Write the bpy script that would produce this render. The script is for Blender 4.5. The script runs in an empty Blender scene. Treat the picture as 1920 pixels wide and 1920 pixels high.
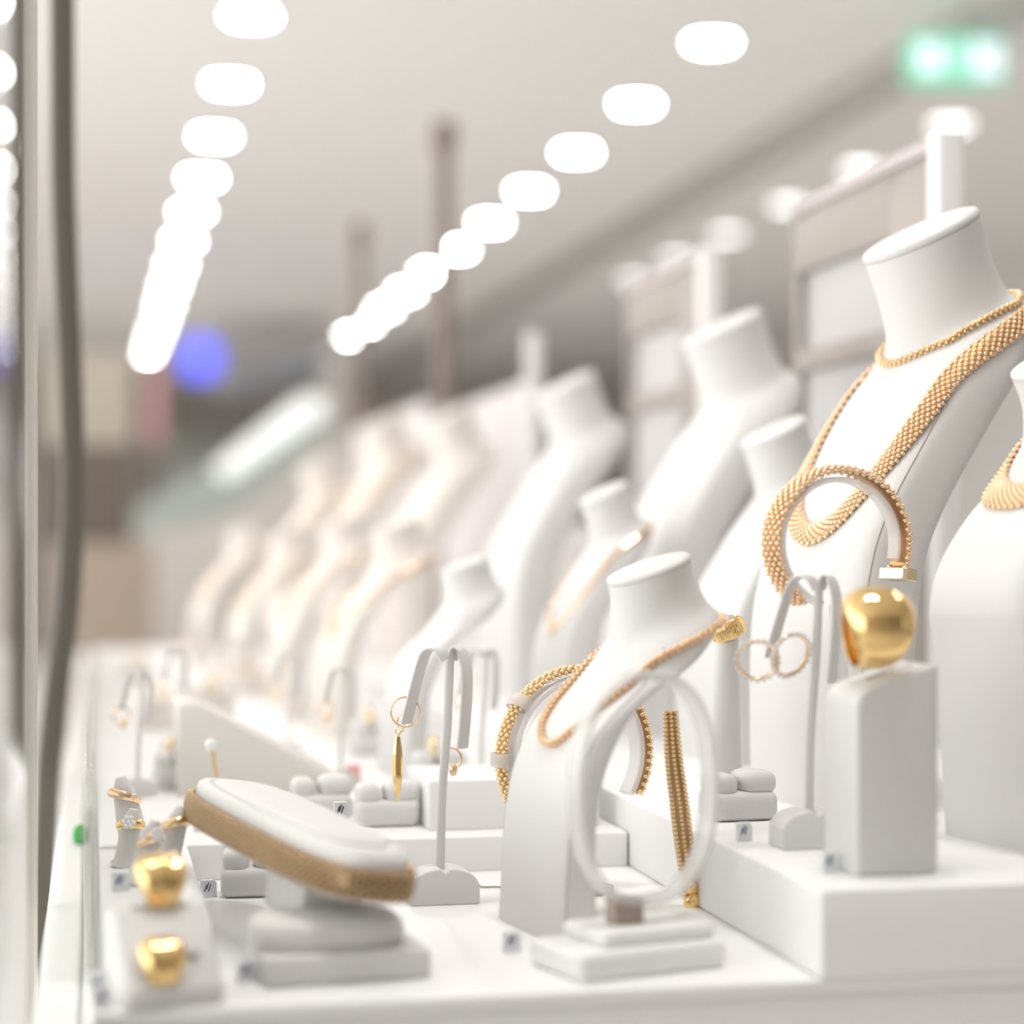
import bpy, bmesh, math, random
from mathutils import Vector, Matrix
from mathutils.bvhtree import BVHTree
random.seed(7)
PI = math.pi
R = math.radians
COL = bpy.context.scene.collection

# ------------------------------------------------------------------ frame of reference
F_PX = 3800.0                      # focal length for a 1920 px frame
TH = math.atan(788 / F_PX)         # camera yaw against the long axis of the counter
CAMZ, PT = 1.10, 0.90              # camera height, height of the display platform
HZ = 1024.0                        # horizon row

def W(px, py, d):                  # a point of the place, seen at px,py at depth d
    xc = (px - 960) / F_PX * d
    return Vector((xc * math.cos(TH) + d * math.sin(TH),
                   -xc * math.sin(TH) + d * math.cos(TH),
                   CAMZ - (py - HZ) / F_PX * d))

def on(px, d, h=0.0):              # the point of the platform (or a level h above it)
    p = W(px, HZ, d); p.z = PT + h
    return p

# ------------------------------------------------------------------ materials
MATS = {}
def mat(name, col, rough=0.5, metal=0.0, bump=0.0, bscale=400.0, emit=None, estr=0.0, alpha=1.0,
        spec=0.5, vary=0.0, vscale=8.0, trans=0.0, ior=1.45, coat=0.0):
    m = bpy.data.materials.new(name); m.use_nodes = True
    nt = m.node_tree; b = nt.nodes['Principled BSDF']
    b.inputs['Base Color'].default_value = (*col, 1)
    b.inputs['Roughness'].default_value = rough
    b.inputs['Metallic'].default_value = metal
    b.inputs['Specular IOR Level'].default_value = spec
    b.inputs['IOR'].default_value = ior
    b.inputs['Alpha'].default_value = alpha
    b.inputs['Transmission Weight'].default_value = trans
    b.inputs['Coat Weight'].default_value = coat
    if emit:
        b.inputs['Emission Color'].default_value = (*emit, 1)
        b.inputs['Emission Strength'].default_value = estr
    tc = nt.nodes.new('ShaderNodeTexCoord')
    if vary:
        n = nt.nodes.new('ShaderNodeTexNoise'); n.inputs['Scale'].default_value = vscale
        n.inputs['Detail'].default_value = 3
        nt.links.new(tc.outputs['Object'], n.inputs['Vector'])
        r = nt.nodes.new('ShaderNodeMix'); r.data_type = 'RGBA'
        r.inputs['A'].default_value = (*[c * (1 - vary) for c in col], 1)
        r.inputs['B'].default_value = (*[min(1, c * (1 + vary)) for c in col], 1)
        nt.links.new(n.outputs['Fac'], r.inputs['Factor'])
        nt.links.new(r.outputs['Result'], b.inputs['Base Color'])
    if bump:
        n = nt.nodes.new('ShaderNodeTexNoise'); n.inputs['Scale'].default_value = bscale
        n.inputs['Detail'].default_value = 2
        nt.links.new(tc.outputs['Object'], n.inputs['Vector'])
        bp = nt.nodes.new('ShaderNodeBump'); bp.inputs['Strength'].default_value = bump
        bp.inputs['Distance'].default_value = 0.0005
        nt.links.new(n.outputs['Fac'], bp.inputs['Height'])
        nt.links.new(bp.outputs['Normal'], b.inputs['Normal'])
    MATS[name] = m
    return m

LEATHER = mat('white_leatherette', (0.74, 0.73, 0.718), 0.55, bump=0.12, bscale=900, vary=0.01, vscale=30)
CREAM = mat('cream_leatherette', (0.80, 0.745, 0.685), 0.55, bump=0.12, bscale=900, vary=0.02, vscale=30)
SEAM = mat('seam_thread', (0.55, 0.52, 0.49), 0.7, vary=0.02)
PLATF = mat('white_lacquer', (0.92, 0.915, 0.908), 0.35, vary=0.012, vscale=5)
GOLD = mat('rose_gold', (0.93, 0.68, 0.46), 0.12, 1.0, vary=0.05, vscale=60)
GOLD2 = mat('yellow_gold', (0.94, 0.72, 0.43), 0.13, 1.0, vary=0.05, vscale=60)
GOLD3 = mat('reflection_darkened_gold', (0.44, 0.315, 0.19), 0.13, 1.0, vary=0.1, vscale=80)  # base colour darkened to stand for the dark front the band mirrors
GOLDP = mat('polished_gold', (0.95, 0.67, 0.30), 0.08, 1.0, vary=0.03, vscale=40)
CLASP = mat('pale_gold_clasp', (0.80, 0.68, 0.45), 0.15, 1.0, vary=0.03, vscale=90)
STRAP = mat('gold_backing', (0.50, 0.30, 0.15), 0.4, 1.0, vary=0.05, vscale=60)
ACRYL = mat('frosted_acrylic', (0.86, 0.84, 0.83), 0.18, alpha=0.55, vary=0.01)
CLEARA = mat('milky_acrylic', (0.84, 0.80, 0.78), 0.2, alpha=0.45, vary=0.01)
CRYST = mat('cut_crystal', (0.95, 0.95, 0.97), 0.03, 0.4, spec=0.9, vary=0.02)
PEARL = mat('pearl_white', (0.9, 0.89, 0.88), 0.12, coat=0.6, vary=0.02)
PAPER = mat('tag_paper', (0.84, 0.85, 0.87), 0.6, vary=0.01)
INK = mat('tag_ink', (0.16, 0.2, 0.3), 0.6, vary=0.05)
DARKIN = mat('tag_ink_dark', (0.05, 0.06, 0.08), 0.6, vary=0.05)
BROWNF = mat('brown_foot', (0.42, 0.33, 0.28), 0.5, vary=0.05)
TAUPE = mat('taupe_suede', (0.78, 0.75, 0.71), 0.8, bump=0.2, bscale=600, vary=0.03)
FRAME = mat('taupe_lacquer_frame', (0.37, 0.33, 0.30), 0.4, vary=0.02, vscale=3)
FRAMEL = mat('lilac_lacquer', (0.56, 0.50, 0.50), 0.4, vary=0.02, vscale=3)
BOARD = mat('pale_board', (0.54, 0.53, 0.53), 0.5, vary=0.03, vscale=6)
WPOST = mat('white_post', (0.86, 0.85, 0.83), 0.35, vary=0.01)
BPOST = mat('brown_post', (0.27, 0.215, 0.19), 0.45, vary=0.03)
CEILM = mat('ceiling_paint', (0.88, 0.865, 0.85), 0.9, vary=0.012, vscale=0.8)
WALLM = mat('wall_paint', (0.80, 0.745, 0.695), 0.8, vary=0.02, vscale=0.7)
WALLR = mat('pale_right_wall', (0.78, 0.765, 0.735), 0.5, vary=0.015, vscale=0.6)
FLOORM = mat('polished_stone_floor', (0.74, 0.72, 0.70), 0.3, vary=0.04, vscale=1.5)
TRIMM = mat('grey_cornice', (0.42, 0.41, 0.385), 0.5, vary=0.03)
LIT = mat('lamp_diffuser', (0.9, 0.9, 0.9), 0.5, emit=(1.0, 0.985, 0.965), estr=95.0)
LITD = mat('dim_diffuser', (0.9, 0.9, 0.9), 0.5, emit=(1.0, 0.99, 0.96), estr=3.0)
METALW = mat('lamp_trim', (0.85, 0.85, 0.84), 0.35, vary=0.01)
BLUE = mat('blue_lit_sign', (0.05, 0.07, 0.6), 0.4, emit=(0.16, 0.17, 0.95), estr=1.1)
GREEN = mat('green_lit_sign', (0.05, 0.5, 0.3), 0.4, emit=(0.3, 0.75, 0.5), estr=0.5)
SIGNW = mat('white_lit_sign', (0.8, 0.85, 0.9), 0.4, emit=(0.80, 0.9, 1.0), estr=0.72)
ESCW = mat('escalator_white', (0.85, 0.86, 0.85), 0.3, emit=(0.95, 1.0, 0.97), estr=0.55)
ESCG = mat('escalator_green_glass', (0.42, 0.48, 0.45), 0.2, vary=0.03)
ESCD = mat('escalator_dark', (0.28, 0.29, 0.32), 0.4, vary=0.05)
KDARK = mat('kiosk_dark', (0.13, 0.105, 0.085), 0.6, vary=0.06)
KBROWN = mat('kiosk_brown', (0.36, 0.29, 0.23), 0.6, vary=0.05)
KBEIGE = mat('kiosk_beige', (0.42, 0.38, 0.31), 0.6, vary=0.03)
PINK = mat('pink_banner', (0.65, 0.35, 0.36), 0.7, vary=0.04)
CABLE = mat('dark_glass_edge', (0.12, 0.108, 0.088), 0.35, vary=0.05)
TPOST = mat('satin_taupe_post', (0.80, 0.75, 0.69), 0.5, vary=0.02)
GRNT = mat('green_sticker', (0.08, 0.42, 0.10), 0.6, vary=0.05)
ROSET = mat('rose_sticker', (0.85, 0.45, 0.45), 0.6, vary=0.05)
SHOPB = mat('shop_front', (0.60, 0.57, 0.53), 0.5, vary=0.05)
SHOPG = mat('shop_glass', (0.60, 0.62, 0.57), 0.1, vary=0.05)

GLASS = bpy.data.materials.new('window_glass'); GLASS.use_nodes = True
_nt = GLASS.node_tree; _nt.nodes.clear()
_o = _nt.nodes.new('ShaderNodeOutputMaterial'); _mx = _nt.nodes.new('ShaderNodeMixShader')
_fr = _nt.nodes.new('ShaderNodeFresnel'); _fr.inputs['IOR'].default_value = 1.45
_ge = _nt.nodes.new('ShaderNodeNewGeometry'); _ma = _nt.nodes.new('ShaderNodeMapRange')    # leaving the glass reflects as much as entering it
_ma.inputs['To Min'].default_value = 1.45; _ma.inputs['To Max'].default_value = 1 / 1.45
_nt.links.new(_ge.outputs['Backfacing'], _ma.inputs['Value']); _nt.links.new(_ma.outputs['Result'], _fr.inputs['IOR'])
_tr = _nt.nodes.new('ShaderNodeBsdfTransparent'); _tr.inputs['Color'].default_value = (0.97, 0.985, 0.975, 1)
_gl = _nt.nodes.new('ShaderNodeBsdfGlossy'); _gl.inputs['Roughness'].default_value = 0.0
_nt.links.new(_fr.outputs[0], _mx.inputs[0]); _nt.links.new(_tr.outputs[0], _mx.inputs[1])
_nt.links.new(_gl.outputs[0], _mx.inputs[2]); _nt.links.new(_mx.outputs[0], _o.inputs[0])

# ------------------------------------------------------------------ mesh collector
def _ico(sub):
    bm = bmesh.new(); bmesh.ops.create_icosphere(bm, subdivisions=sub, radius=1.0)
    v = [x.co.copy() for x in bm.verts]; bm.verts.ensure_lookup_table()
    f = [[q.index for q in p.verts] for p in bm.faces]; bm.free()
    return v, f
ICO = {k: _ico(k) for k in (1, 2, 3)}

class M:
    def __init__(s): s.v = []; s.f = []
    def add(s, vs, fs, mx=None):
        o = len(s.v)
        s.v += [mx @ Vector(p) for p in vs] if mx else [Vector(p) for p in vs]
        s.f += [[i + o for i in f] for f in fs]
        return s
    def sphere(s, c, r, sub=2, sc=(1, 1, 1)):
        v, f = ICO[sub]; c = Vector(c)
        o = len(s.v)
        s.v += [Vector((c.x + p.x * r * sc[0], c.y + p.y * r * sc[1], c.z + p.z * r * sc[2])) for p in v]
        s.f += [[i + o for i in q] for q in f]
        return s
    def box(s, c, d, bev=0.0, seg=3, mx=None):
        bm = bmesh.new(); bmesh.ops.create_cube(bm, size=1.0)
        for v in bm.verts: v.co = Vector((v.co.x * d[0], v.co.y * d[1], v.co.z * d[2]))
        if bev: bmesh.ops.bevel(bm, geom=bm.edges[:], offset=bev, segments=seg, affect='EDGES', profile=0.5)
        return s._bm(bm, Matrix.Translation(c) @ (mx or Matrix()))
    def _bm(s, bm, mx):
        bm.verts.index_update()
        s.add([v.co.copy() for v in bm.verts], [[v.index for v in f.verts] for f in bm.faces], mx); bm.free()
        return s
    def prism(s, poly, a, b, axis='Y', bev=0.0, seg=3, mx=None):
        bm = bmesh.new()
        def P(p, t): return (p[0], t, p[1]) if axis == 'Y' else ((t, p[0], p[1]) if axis == 'X' else (p[0], p[1], t))
        lo = [bm.verts.new(P(p, a)) for p in poly]; hi = [bm.verts.new(P(p, b)) for p in poly]
        bm.faces.new(lo); bm.faces.new(hi[::-1])
        n = len(poly)
        for i in range(n): bm.faces.new((lo[i], hi[i], hi[(i + 1) % n], lo[(i + 1) % n]))
        bmesh.ops.recalc_face_normals(bm, faces=bm.faces[:])
        if bev:
            es = [e for e in bm.edges if e.calc_face_angle(0) > 0.6]
            bmesh.ops.bevel(bm, geom=es, offset=bev, segments=seg, affect='EDGES', profile=0.5)
        return s._bm(bm, mx or Matrix())
    def lathe(s, prof, n=32, mx=None, sx=1.0, sy=1.0):
        vs, fs = [], []
        for r, z in prof:
            for i in range(n):
                a = 2 * PI * i / n; vs.append((r * math.cos(a) * sx, r * math.sin(a) * sy, z))
        for k in range(len(prof) - 1):
            for i in range(n):
                j = (i + 1) % n; fs.append([k * n + i, k * n + j, (k + 1) * n + j, (k + 1) * n + i])
        fs.append([i for i in range(n)][::-1]); fs.append([(len(prof) - 1) * n + i for i in range(n)])
        return s.add(vs, fs, mx)
    def superlathe(s, prof, a, b, ex=4.0, n=64, mx=None):      # (scale, z) rings of a superellipse a x b
        vs, fs = [], []
        for k, z in prof:
            for i in range(n):
                t = 2 * PI * i / n; c, q = math.cos(t), math.sin(t)
                vs.append((a * k * math.copysign(abs(c) ** (2 / ex), c), b * k * math.copysign(abs(q) ** (2 / ex), q), z))
        for k in range(len(prof) - 1):
            for i in range(n):
                j = (i + 1) % n; fs.append([k * n + i, k * n + j, (k + 1) * n + j, (k + 1) * n + i])
        fs.append([i for i in range(n)][::-1]); fs.append([(len(prof) - 1) * n + i for i in range(n)])
        return s.add(vs, fs, mx)
    def sweep(s, pts, prof, nrm=None, closed=False, scale=None):  # prof: (side, up) pairs
        pts = [Vector(p) for p in pts]; n = len(pts); k = len(prof); vs, fs = [], []
        tan = []
        for i in range(n):
            a = pts[(i - 1) % n] if closed or i else pts[0]; b = pts[(i + 1) % n] if closed or i < n - 1 else pts[-1]
            tan.append((b - a).normalized())
        if nrm is None:
            t = tan[0]; u = Vector((0, 0, 1)) if abs(t.z) < 0.9 else Vector((0, 1, 0))
            u = (u - t * u.dot(t)).normalized(); nrm = [u]
            for i in range(1, n):
                u = u - tan[i] * u.dot(tan[i]); u.normalize(); nrm.append(u.copy())
        for i in range(n):
            up = (nrm[i] - tan[i] * nrm[i].dot(tan[i])).normalized(); sd = tan[i].cross(up)
            q = scale(i / max(1, n - 1)) if scale else 1.0
            for a, b in prof: vs.append(pts[i] + sd * a * q + up * b * q)
        for i in range(n if closed else n - 1):
            j = (i + 1) % n
            for c in range(k):
                e = (c + 1) % k; fs.append([i * k + c, i * k + e, j * k + e, j * k + c])
        if not closed:
            fs.append([c for c in range(k)][::-1]); fs.append([(n - 1) * k + c for c in range(k)])
        return s.add(vs, fs)
    def build(s, name, material, parent=None, smooth=40, loc=None):
        me = bpy.data.meshes.new(name); me.from_pydata([tuple(p) for p in s.v], [], s.f)
        bm = bmesh.new(); bm.from_mesh(me); bmesh.ops.recalc_face_normals(bm, faces=bm.faces[:]); bm.to_mesh(me); bm.free()
        if smooth:
            me.polygons.foreach_set('use_smooth', [True] * len(me.polygons))
            if smooth < 180: me.set_sharp_from_angle(angle=R(smooth))
        me.materials.append(material)
        o = bpy.data.objects.new(name, me); COL.objects.link(o)
        if parent: o.parent = parent
        if loc is not None: o.location = loc
        return o

def circ(r, n=10, sy=1.0): return [(r * math.cos(2 * PI * i / n), r * sy * math.sin(2 * PI * i / n)) for i in range(n)]
def flat(w, t, n=4):                                            # rounded flat strip profile
    out = []
    for cx, cy, a0 in ((w/2 - t/2, 0, -PI/2), (-w/2 + t/2, 0, PI/2)):
        for i in range(n + 1):
            a = a0 + PI * i / n; out.append((cx + t/2 * math.cos(a), cy + t/2 * math.sin(a)))
    return out

def cr(P, t):                                                   # catmull-rom over tuples
    n = len(P) - 1; i = min(int(t), n - 1); f = t - i
    a, b, c, d = P[max(0, i-1)], P[i], P[i+1], P[min(n, i+2)]
    return tuple(0.5 * (2*q + (r - p) * f + (2*p - 5*q + 4*r - s) * f*f + (3*q - p - 3*r + s) * f**3) for p, q, r, s in zip(a, b, c, d))
def smooth_path(P, sub=8, closed=False):
    P = [tuple(p) for p in P]
    if closed:
        Q = P[-2:] + P + P[:3]; out = []
        for i in range(len(P)):
            for k in range(sub): out.append(Vector(cr(Q, 2 + i + k / sub)))
        return out
    return [Vector(cr(P, i / sub)) for i in range((len(P) - 1) * sub + 1)]
def resample(pts, step, closed=False):
    pts = [Vector(p) for p in pts]
    if closed: pts = pts + [pts[0]]
    L = [0.0]
    for a, b in zip(pts, pts[1:]): L.append(L[-1] + (b - a).length)
    n = max(2, round(L[-1] / step)); out = []; j = 0
    for i in range(n if closed else n + 1):
        s = L[-1] * i / n
        while j < len(L) - 2 and L[j+1] < s: j += 1
        f = (s - L[j]) / max(1e-9, L[j+1] - L[j]); out.append(pts[j].lerp(pts[j+1], f))
    return out

def tag(o, label, cat, group=None, kind=None):
    o['label'] = label; o['category'] = cat
    if group: o['group'] = group
    if kind: o['kind'] = kind
    return o
def thing(name, label, cat, loc=(0, 0, 0), rz=0.0, group=None, sc=1.0, kind=None):
    o = bpy.data.objects.new(name, None); COL.objects.link(o)
    o.empty_display_size = 0.02
    o.location = loc; o.rotation_euler = (0, 0, rz); o.scale = (sc, sc, sc)
    return tag(o, label, cat, group, kind)
def dup(root, loc, rz=None, label=None, group=None, sc=None):
    r = root.copy(); COL.objects.link(r); r.location = loc
    if rz is not None: r.rotation_euler = (0, 0, rz)
    if sc is not None: r.scale = (sc, sc, sc)
    if label: r['label'] = label
    if group: r['group'] = group
    elif 'group' in r: del r['group']
    for ch in root.children:
        c = ch.copy(); COL.objects.link(c); c.parent = r
        for g in ch.children:
            e = g.copy(); COL.objects.link(e); e.parent = c
    return r
def recolour(o, m):
    for c in o.children:
        if c.data.materials and c.data.materials[0] in (LEATHER,):
            c.material_slots[0].link = 'OBJECT'; c.material_slots[0].material = m
def struct(o):
    o['kind'] = 'structure'; return o

# ------------------------------------------------------------------ beaded mesh band
def bead_band(pts, nrm, width, br, strap_m, bead_m, closed=False, thick=0.0032):
    """pts evenly spaced at about br*1.72; adds a strap sweep to strap_m and staggered rows of beads to bead_m."""
    n = len(pts); tan = []
    for i in range(n):
        a = pts[(i - 1) % n] if closed or i else pts[0]; b = pts[(i + 1) % n] if closed or i < n - 1 else pts[-1]
        tan.append((b - a).normalized())
    A_, B_ = width / 2 - br, thick - br                          # oval the bead centres sit on
    ell = [(A_ * math.cos(R(-25 + 230 * q / 60)), B_ * math.sin(R(-25 + 230 * q / 60))) for q in range(61)]
    L = [0.0]
    for p, q in zip(ell, ell[1:]): L.append(L[-1] + math.hypot(q[0] - p[0], q[1] - p[1]))
    def at(t):
        t = max(0, min(1, t)) * L[-1]; k = 0
        while k < 59 and L[k + 1] < t: k += 1
        f = (t - L[k]) / max(1e-9, L[k + 1] - L[k]); p, q = ell[k], ell[k + 1]
        return p[0] + (q[0] - p[0]) * f, p[1] + (q[1] - p[1]) * f
    k = max(2, round(L[-1] / (br * 1.95)))
    strap_m.sweep(pts, [(A_ * math.cos(2 * PI * q / 16), B_ * math.sin(2 * PI * q / 16)) for q in range(16)], nrm, closed)
    for i in range(n):
        up = (nrm[i] - tan[i] * nrm[i].dot(tan[i])).normalized(); sd = tan[i].cross(up)
        for j in range(k if i % 2 == 0 else k - 1):
            a, b = at((j + (0.5 if i % 2 else 0.0)) / (k - 1))
            bead_m.sphere(pts[i] + sd * a + up * b, br, 2)

# ------------------------------------------------------------------ neck busts
BUST_BIG = [(.021,.334,-.044,.368,.042,2), (.012,.310,-.052,.344,.0405,2), (.006,.284,-.064,.322,.043,2.0),
            (.012,.268,-.078,.312,.052,2.3), (.024,.247,-.070,.285,.060,3), (.042,.214,-.034,.238,.062,4),
            (.062,.178,.000,.192,.064,5), (.074,.146,.020,.153,.066,5), (.081,.100,.030,.100,.069,5), (.080,0,.036,0,.070,5)]
BUST_SMALL = [(.0105,.178,-.0325,.194,.025,2), (.009,.166,-.036,.182,.0245,2), (.0095,.152,-.041,.172,.028,2),
              (.013,.142,-.046,.162,.036,2.4), (.022,.126,-.028,.143,.041,3), (.036,.111,.002,.126,.043,4),
              (.0456,.098,.022,.106,.044,5), (.056,.065,.036,.067,.045,5), (.061,0,.037,0,.046,5)]
BUST_EDGE = [(.004,.246,-.046,.270,.031,2), (-.002,.232,-.050,.254,.0305,2), (-.003,.214,-.056,.238,.033,2), (-.001,.204,-.066,.230,.038,2.3),
             (.006,.190,-.066,.210,.043,3), (.020,.174,-.050,.188,.045,4), (.036,.148,-.030,.157,.046,5), (.041,.125,-.020,.130,.047,5),
             (.038,.105,-.015,.106,.048,5), (.031,.037,-.015,.037,.049,5), (.028,0,-.015,0,.050,5)]
def ring_pts(sec, n=64, grow=0.0):
    fu, fz, bu, bz, hw, ex = sec
    cu, cz = (fu + bu) / 2, (fz + bz) / 2; du, dz = fu - bu, fz - bz
    hf = math.hypot(du, dz) / 2; tu, tz = du / (2 * hf), dz / (2 * hf)
    out = []
    for i in range(n):
        t = 2 * PI * i / n; c, s = math.cos(t), math.sin(t)
        lat = (hw + grow) * math.copysign(abs(c) ** (2 / ex), c); fo = (hf + grow) * math.copysign(abs(s) ** (2 / ex), s)
        out.append(Vector((-(cu + fo * tu), lat, cz + fo * tz)))
    return out
def bust_mesh(S, n=64, sub=6):
    m = M(); secs = [cr(S, i / sub) for i in range((len(S) - 1) * sub + 1)]
    rings = [ring_pts(s, n) for s in secs]
    for r in rings: m.v += r
    for k in range(len(rings) - 1):
        for i in range(n):
            j = (i + 1) % n; m.f.append([k*n + i, k*n + j, (k+1)*n + j, (k+1)*n + i])
    m.f.append(list(range(n))); m.f.append([(len(rings) - 1) * n + i for i in range(n)])
    seams = []
    for sgn in (1, -1):
        idx = 4 if sgn > 0 else n // 2 - 4
        seams.append([r[idx] + (r[idx] - sum(r, Vector()) / n).normalized() * 0.0001 for r in rings[3 * sub:]])
    # cap
    r0 = rings[0]; c = sum(r0, Vector()) / n
    f = S[0]; t = Vector((-(f[0] - f[2]), 0, f[1] - f[3])).normalized(); up = Vector((0, 1, 0)).cross(t)
    if up.z < 0: up = -up
    k = f[4] / 0.042
    cap = M(); prof = [(0.985, 0.0), (0.985, .0007), (1.005, .0012), (1.008, .003), (1.0, .0046), (.975, .0058), (.92, .0066), (.7, .0075), (.35, .008)]
    for s, h in prof: cap.v += [c + (p - c) * s + up * (h * k) for p in r0]
    for a in range(len(prof) - 1):
        for i in range(n):
            j = (i + 1) % n; cap.f.append([a*n + i, a*n + j, (a+1)*n + j, (a+1)*n + i])
    cap.f.append(list(range(n))); cap.f.append([(len(prof) - 1) * n + i for i in range(n)])
    return m, cap, seams
def make_bust(S, label, loc, rz, sc=1.0, group=None):
    t = thing('necklace_bust', label, 'display bust', loc, rz, group, sc)
    m, cap, seams = bust_mesh(S)
    body = m.build('bust_body', LEATHER, t, 60); cap.build('neck_cap', LEATHER, t, 60)
    bm = bmesh.new(); bm.from_mesh(body.data); bvh = BVHTree.FromBMesh(bm); bm.free()
    for s in seams:
        q = M(); q.sweep(s, circ(0.00055, 6)); q.build('seam', SEAM, body, 180)
    return t, bvh
def drape(bvh, front, S, k, grow, back=True, step=0.003, off=0.001):
    """front: (lateral, z) pairs from +lateral down to the middle and up to -lateral; then round the back of the neck on section k."""
    P = []
    for y, z in front:
        h = bvh.ray_cast(Vector((-1, y, z)), Vector((1, 0, 0)))
        if h[0]: P.append(h[0])
    if back:
        rp = ring_pts(cr(S, k), 64, grow)
        idx = [33 + int(round(i * 30 / 9)) for i in range(10)]  # from -lateral round the back to +lateral
        P += [rp[i % 64] for i in idx[1:-1]]
    path = resample(smooth_path(P, 10, back), step, back)
    pts, nr = [], []
    for p in path:
        c, nn, _, _ = bvh.find_nearest(p)
        pts.append(c + nn * off); nr.append(nn.copy())
    for _ in range(3):
        n = len(nr); nr = [(nr[(i-1) % n] + nr[i] * 2 + nr[(i+1) % n]).normalized() if back or 0 < i < n-1 else nr[i] for i in range(n)]
    return pts, nr
def necklace(label, cat, bust, bvh, front, S, k, grow, width, br, gold, strap=STRAP, group=None, name='necklace', parent_scale=None):
    pts, nr = drape(bvh, front, S, k, grow, True, br * 1.72, br * 0.95)
    t = thing(name, label, cat, bust.location, bust.rotation_euler.z, group, bust.scale.x)
    a, b = M(), M(); bead_band(pts, nr, width, br, a, b, True)
    a.build('strap', strap, t, 180); b.build('beads', gold, t, 180)
    return t

# ------------------------------------------------------------------ the room
CEIL = 3.0
f = M(); f.box((1.0, 11, -0.05), (10.2, 28.2, 0.1)); struct(f.build('floor', FLOORM))
c = M(); c.box((1.0, 11.0, CEIL + 0.05), (10.2, 28.2, 0.1)); struct(c.build('ceiling', CEILM))
w = M(); w.box((6.05, 11.0, 1.5), (0.1, 28.0, 3.0)); struct(w.build('wall_right', WALLR))
w = M(); w.box((1.0, 25.05, 1.5), (10.0, 0.1, 3.0)); struct(w.build('wall_back', WALLM))
w = M(); w.box((-4.05, 16.5, 1.5), (0.1, 17.0, 3.0)); struct(w.build('wall_left', WALLM))
w = M(); w.box((1.0, -3.15, 1.5), (10.0, 0.1, 3.0)); struct(w.build('wall_front_light_block', mat('light_absorbing_wall', (0.40, 0.37, 0.34), 0.8, vary=0.03)))  # unseen wall added behind the camera, dark to cut light on near faces
t = M(); t.box((3.08, 12.0, CEIL - 0.05), (0.12, 25.9, 0.1), 0.008); struct(t.build('trim_1', TRIMM))

# downlights: two rows on one grid, plus the added window-side rows
def downlight(x, y, label, group, proto=[None]):
    if proto[0] is None:
        o = thing('downlight', label, 'ceiling light', (x, y, CEIL), 0, group)
        m = M(); m.lathe([(0.076, 0.0), (0.094, 0.0), (0.096, -0.004), (0.092, -0.009), (0.083, -0.009), (0.077, -0.004)], 40)
        m.f = m.f[:-2]; m.build('trim_ring', METALW, o, 60)
        m = M(); m.lathe([(0.072, -0.001), (0.072, -0.0035), (0.068, -0.005)], 40); m.build('diffuser', LIT, o, 60)
        proto[0] = o; return o
    return dup(proto[0], (x, y, CEIL), 0, label, group)
XR, XL = 2.286, 0.556
ORD = ['first', 'second', 'third', 'fourth', 'fifth', 'sixth', 'seventh', 'eighth', 'ninth', 'tenth', 'eleventh', 'twelfth', 'thirteenth']
yr, yl = 7.32, 7.29
for i in range(-7, 13):
    for x, y0, side in ((XR, yr, 'right-hand'), (XL, yl, 'left-hand'), (-1.174, yl, 'added window-side'), (-2.904, yl, 'added far window-side')):  # window-side rows added to brighten the left-facing sides
        if i < -5 and x == XR or i < -6 and x == XL: continue
        if i in (-5, -4, -3) and x != XR or i < -2 and x < 0: continue
        y = y0 + i * 1.085
        lab = (f'round white recessed downlight, {ORD[i]} from the front in the {side} ceiling row' if i >= 0 and x > 0 else
               f'round white recessed downlight of the {side} ceiling row')
        downlight(x, y, lab, f'downlights in the {side} ceiling row')
for x, y, lab in ((0.42, 0.98, 'right'), (0.10, 1.0, 'left')):  # unseen lamps added to brighten the tops at the counter front
    downlight(x, y, f'{lab} one of the added unseen fill downlights above the front of the counter', 'added unseen fill downlights above the counter')
dim = None
for i in range(9):
    y, lab = 5.24 + i * 1.085, f'dimmer round ceiling lamp, {ORD[i]} from the front in the row beyond the grey ceiling beam'
    if dim is None:
        dim = thing('ceiling_lamp', lab, 'ceiling light', (3.77, y, CEIL), 0, 'dim ceiling lamps beyond the beam')
        m = M(); m.lathe([(0.080, 0.0), (0.083, -0.010), (0.078, -0.018), (0.06, -0.020)], 40); m.build('diffuser', LITD, dim, 60)
        m = M(); m.lathe([(0.084, 0.0), (0.094, 0.0), (0.094, -0.008), (0.086, -0.010)], 40); m.f = m.f[:-2]; m.build('trim_ring', METALW, dim, 60)
    else: dup(dim, (3.77, y, CEIL), 0, lab, 'dim ceiling lamps beyond the beam')

# ------------------------------------------------------------------ counter, plinth, tiers, rail, glass
YF = 0.885
cn = thing('display_counter', 'long white lacquered jewellery display counter running away from the camera', 'counter', (0, 0, 0))
m = M(); m.box((0.345, (YF + 3.9) / 2, PT - 0.0035), (0.690, 3.9 - YF, 0.007), 0.0012); m.build('counter_top', PLATF, cn)
m = M(); m.box((0.345, (YF + 3.9) / 2 + 0.002, (PT - 0.007) / 2 + 0.001), (0.684, 3.9 - YF - 0.006, PT - 0.009), 0.002); m.build('counter_body', PLATF, cn)
m = M(); m.box((-0.0145, 2.1, PT - 0.021), (0.0195, 3.6, 0.042), 0.002); m.build('edge_rail', PLATF, cn)
pl = M(); pl.box((0.507, (YF + 3.6) / 2, PT + 0.02075), (0.356, 3.6 - YF, 0.0415), 0.0015)
tag(pl.build('plinth', PLATF), 'raised white plinth under the tall bust at the right of the counter', 'plinth')
YT = 1.225
pl = M(); pl.box((0.166, (YT + 3.6) / 2, PT + 0.0107), (0.324, 3.6 - YT, 0.0214), 0.0012)
tag(pl.build('plinth', PLATF), 'low white step behind the front row of stands, left of the raised plinth', 'plinth')
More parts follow.
